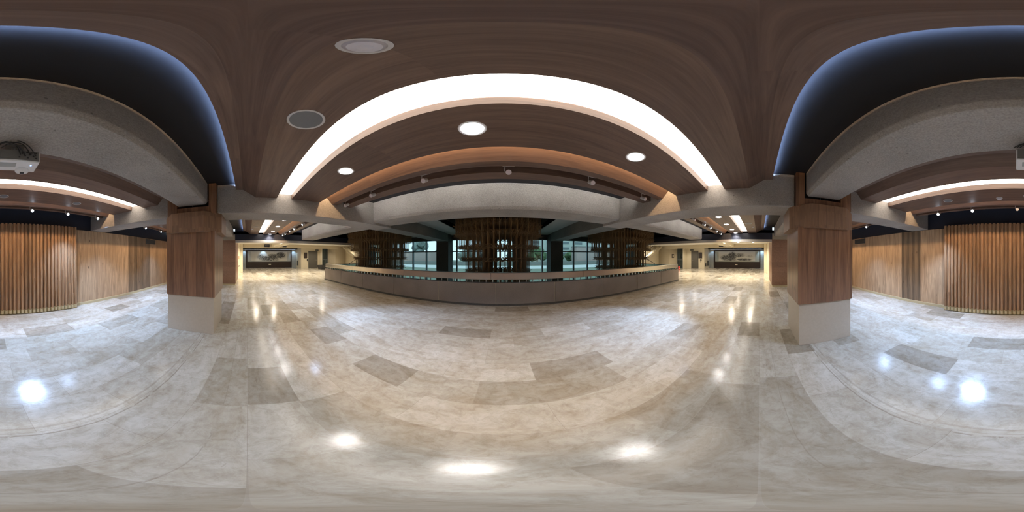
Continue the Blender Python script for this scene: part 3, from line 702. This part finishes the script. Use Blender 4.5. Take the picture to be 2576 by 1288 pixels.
    for i in range(11): st.box(s * (i * .34), s * ((i + 1) * .34), .05, .68, .6 + i * .17, .77 + i * .17)
    for i in range(4): st.box(s * (1.4 - i * .34), s * (1.06 - i * .34), -.66, -.02, 0, .17 + i * .17)
    st.box(-s * .9, 0, -.66, .68, .58, .75)
    st.build('step', M['cream'], r)
    MB().prism([(0, .72), (s * 3.8, 2.62), (s * 3.8, 2.42), (s * .4, .72), (0, .55)], 0.0, .06, 'Y').build('stringer', M['cream_dark'], r)
    h = MB(); h.tube((s * .1, -.0, 1.55), (s * 2.3, -.0, 2.56), .03); h.tube((-s * .2, -.64, 1.45), (s * 1.6, -.64, .75), .03); h.tube((s * .1, 0, .7), (s * .1, 0, 1.55), .02); h.tube((-s * .2, -.64, .7), (-s * .2, -.64, 1.45), .02); h.tube((s * 1.6, -.64, 0), (s * 1.6, -.64, .75), .02)
    h.build('handrail', M['maroon'], r)
    # ceiling projector of the hall
    r = empty('ceiling_projector', (s * 14.2, 3.35, 2.6), 'small dark ceiling projector hanging in the %s hall' % S, 'projector', 'hall projectors')
    BX(-.14, .14, -.16, .16, -.30, -.20).build('body', M['dark'], r, bevel=.01); MB().tube((0, 0, -.2), (0, 0, 0), .015).build('mount', M['dark'], r)
    light('AREA', 'stair_fill', (s * 12.5, 9.9, 2.55), 18, WARM, shape='RECTANGLE', size=1.2, size_y=.3)
# right hall: glowing tube added for a handrail glint, notice by the stair, extinguisher
o = empty('stair_glint', (11.9, 9.62, 1.5), 'slanting glowing tube added for the handrail glint along the stair in the right hall', 'light')
MB().tube((-.55, 0, -.25), (.75, 0, .38), .022).build('tube', M['disc_c'], o); MB().tube((-.6, .03, -.27), (1.5, .03, .75), .02).build('carrier', M['steel'], o)
o = empty('framed_notice', (16.4, 9.48, 1.5), 'small framed notice on the taupe wall by the right stair', 'notice')
BX(-.22, .22, -.02, .02, -.22, .22).build('frame', M['maroon'], o); BX(-.12, .12, -.025, -.02, -.12, .12).build('paper', M['cream'], o)
o = empty('fire_extinguisher', (15.3, 8.1, 0), 'small red fire extinguisher on the floor past the parapet end', 'fire extinguisher')
MB().lathe((0, 0, 0), [(.08, 0), (.09, .02), (.09, .34), (.06, .40), (.02, .42)], 16).build('cylinder', M['red'], o, smooth=False)
MB().tube((0, 0, .42), (.05, 0, .50), .015).build('valve', M['dark'], o); BX(-.05, .05, -.095, -.088, .12, .26).build('label_plate', M['cream'], o)
# left hall: navy hanging sign, tub, side door with bar and orange plate
o = empty('hanging_sign', (-14.86, 1.83, 2.46), 'dark blue direction sign on the crossbeam of the left hall', 'sign')
BX(-.02, .02, -.25, .25, -.13, .13).build('board', M['navy'], o); q = MB()
for i in range(6): q.box(.021, .024, -.17 + i * .06, -.13 + i * .06, -.015, .012)
q.build('lettering', M['white'], o)
o = empty('planter_tub', (-16.3, 8.2, 0), 'low flared black tub standing before the glazed opening of the left hall', 'tub')
MB().prism([(-.42, .02), (.42, .02), (.62, .46), (.56, .46), (.40, .08), (-.40, .08), (-.56, .46), (-.62, .46)], -.32, .32, 'Y').build('body', M['dark'], o)
for ya in (-.36, .32): MB().prism([(-.42, .02), (.42, .02), (.60, .44), (-.60, .44)], ya, ya + .04, 'Y').build('side', M['dark'], o)
BX(-.4, .4, -.3, .3, 0, .03).build('base', M['dark'], o)
f = empty('door_3', (-11.1, -.68, 0)); struct(f, 'cream side door with a dark edge and push bar in the left hall')
BX(-.62, .55, 0, .03, 0, 2.15).build('door_frame', M['dark'], f); BX(-.56, .49, .03, .045, 0, 2.1).build('door_leaf', M['cream'], f)
g = MB(); g.tube((-.5, .12, .80), (.1, .12, .78), .018); g.tube((-.5, .04, .80), (-.5, .12, .80), .015); g.tube((.1, .04, .78), (.1, .12, .78), .015); g.build('push_bar', M['dark'], f)
o = BX(-12.2, -11.9, -.68, -.62, 1.25, 1.5).build('wall_sign', M['orange']); tag(o, 'small orange wall sign past the side door, left hall', 'sign')

# ------------------------------------------------------------------ outside
struct(BX(-60, 60, 9.2, 80, -.65, -.6).build('ground', M['grass']), 'green ground outside the window wall')
struct(BX(-60, 60, 26, 34, -.6, -.57).build('road', M['road']), 'pale road outside the window wall')
o = MB().prism([(36, -.6), (36.3, -.6), (36.3, .2), (36, .2)], -45, 45).build('garden_wall', M['garden']); tag(o, 'low grey wall across the road', 'wall', kind='structure')
b = empty('building', (17.5, 52, -.6), 'pale building with rows of windows beyond the right window wall', 'building')
BX(-9, 14, 0, 8, 0, 14).build('wall', M['bld'], b); wn = None
for k in range(5):
    for i in range(4):
        x = -7 + i * 5.2
        if wn is None: wn = BX(-1.4, 1.4, -.1, .05, 0, .8).build('window', M['bwin'], b); wn.location = (x, 0, 2.4 + k * 1.9)
        else: c = wn.copy(); COL.objects.link(c); c.location = (x, 0, 2.4 + k * 1.9)
b = empty('building', (26, 37, -.6), 'plain brownish block beyond the right window wall', 'building')
BX(-8, 14, 0, 3, 0, 4.4).build('wall', M['brick'], b); BX(-8.1, 14, -.1, 3, 4.4, 4.6).build('parapet_cap', M['garden'], b)
b = empty('building', (-27, 38, -.6), 'plain grey block beyond the left window wall', 'building')
BX(-10, 9, 0, 5, 0, 3.2).build('wall', M['brick'], b); BX(-10, 9.1, -.1, 5, 3.2, 3.3).build('parapet_cap', M['garden'], b)
def tree(x, y, h, rr, mat, label):
    t = empty('tree', (x, y, -.6), label, 'tree', 'trees outside')
    MB().tube((0, 0, 0), (0, 0, h * .5), .22, .12, 8).build('trunk', M['bark'], t)
    bm = bmesh.new(); rg = random.Random(int(x * 10 + h * 7))
    for _ in range(14):
        c = Vector((rg.uniform(-1, 1) * rr * .7, rg.uniform(-1, 1) * rr * .7, h * .6 + rg.uniform(-.7, .8) * h * .3))
        g = bmesh.ops.create_icosphere(bm, subdivisions=2, radius=rr * rg.uniform(.3, .5))
        for v in g['verts']: v.co = v.co * (1 + rg.uniform(-.16, .16)) + c
    me = bpy.data.meshes.new('crown'); bm.to_mesh(me); bm.free(); me.materials.append(mat)
    o = bpy.data.objects.new('crown', me); COL.objects.link(o); o.parent = t
tree(14.8, 44, 3.6, 2.6, M['leaf'], 'bushy green tree beyond the right window wall, near the dark column')
tree(21.4, 46, 3.8, 2.8, M['leaf'], 'bushy green tree beyond the right window wall, beside the brownish block')
tree(9.5, 44, 4.2, 2.6, M['leaf'], 'green tree beyond the middle window wall, right side')
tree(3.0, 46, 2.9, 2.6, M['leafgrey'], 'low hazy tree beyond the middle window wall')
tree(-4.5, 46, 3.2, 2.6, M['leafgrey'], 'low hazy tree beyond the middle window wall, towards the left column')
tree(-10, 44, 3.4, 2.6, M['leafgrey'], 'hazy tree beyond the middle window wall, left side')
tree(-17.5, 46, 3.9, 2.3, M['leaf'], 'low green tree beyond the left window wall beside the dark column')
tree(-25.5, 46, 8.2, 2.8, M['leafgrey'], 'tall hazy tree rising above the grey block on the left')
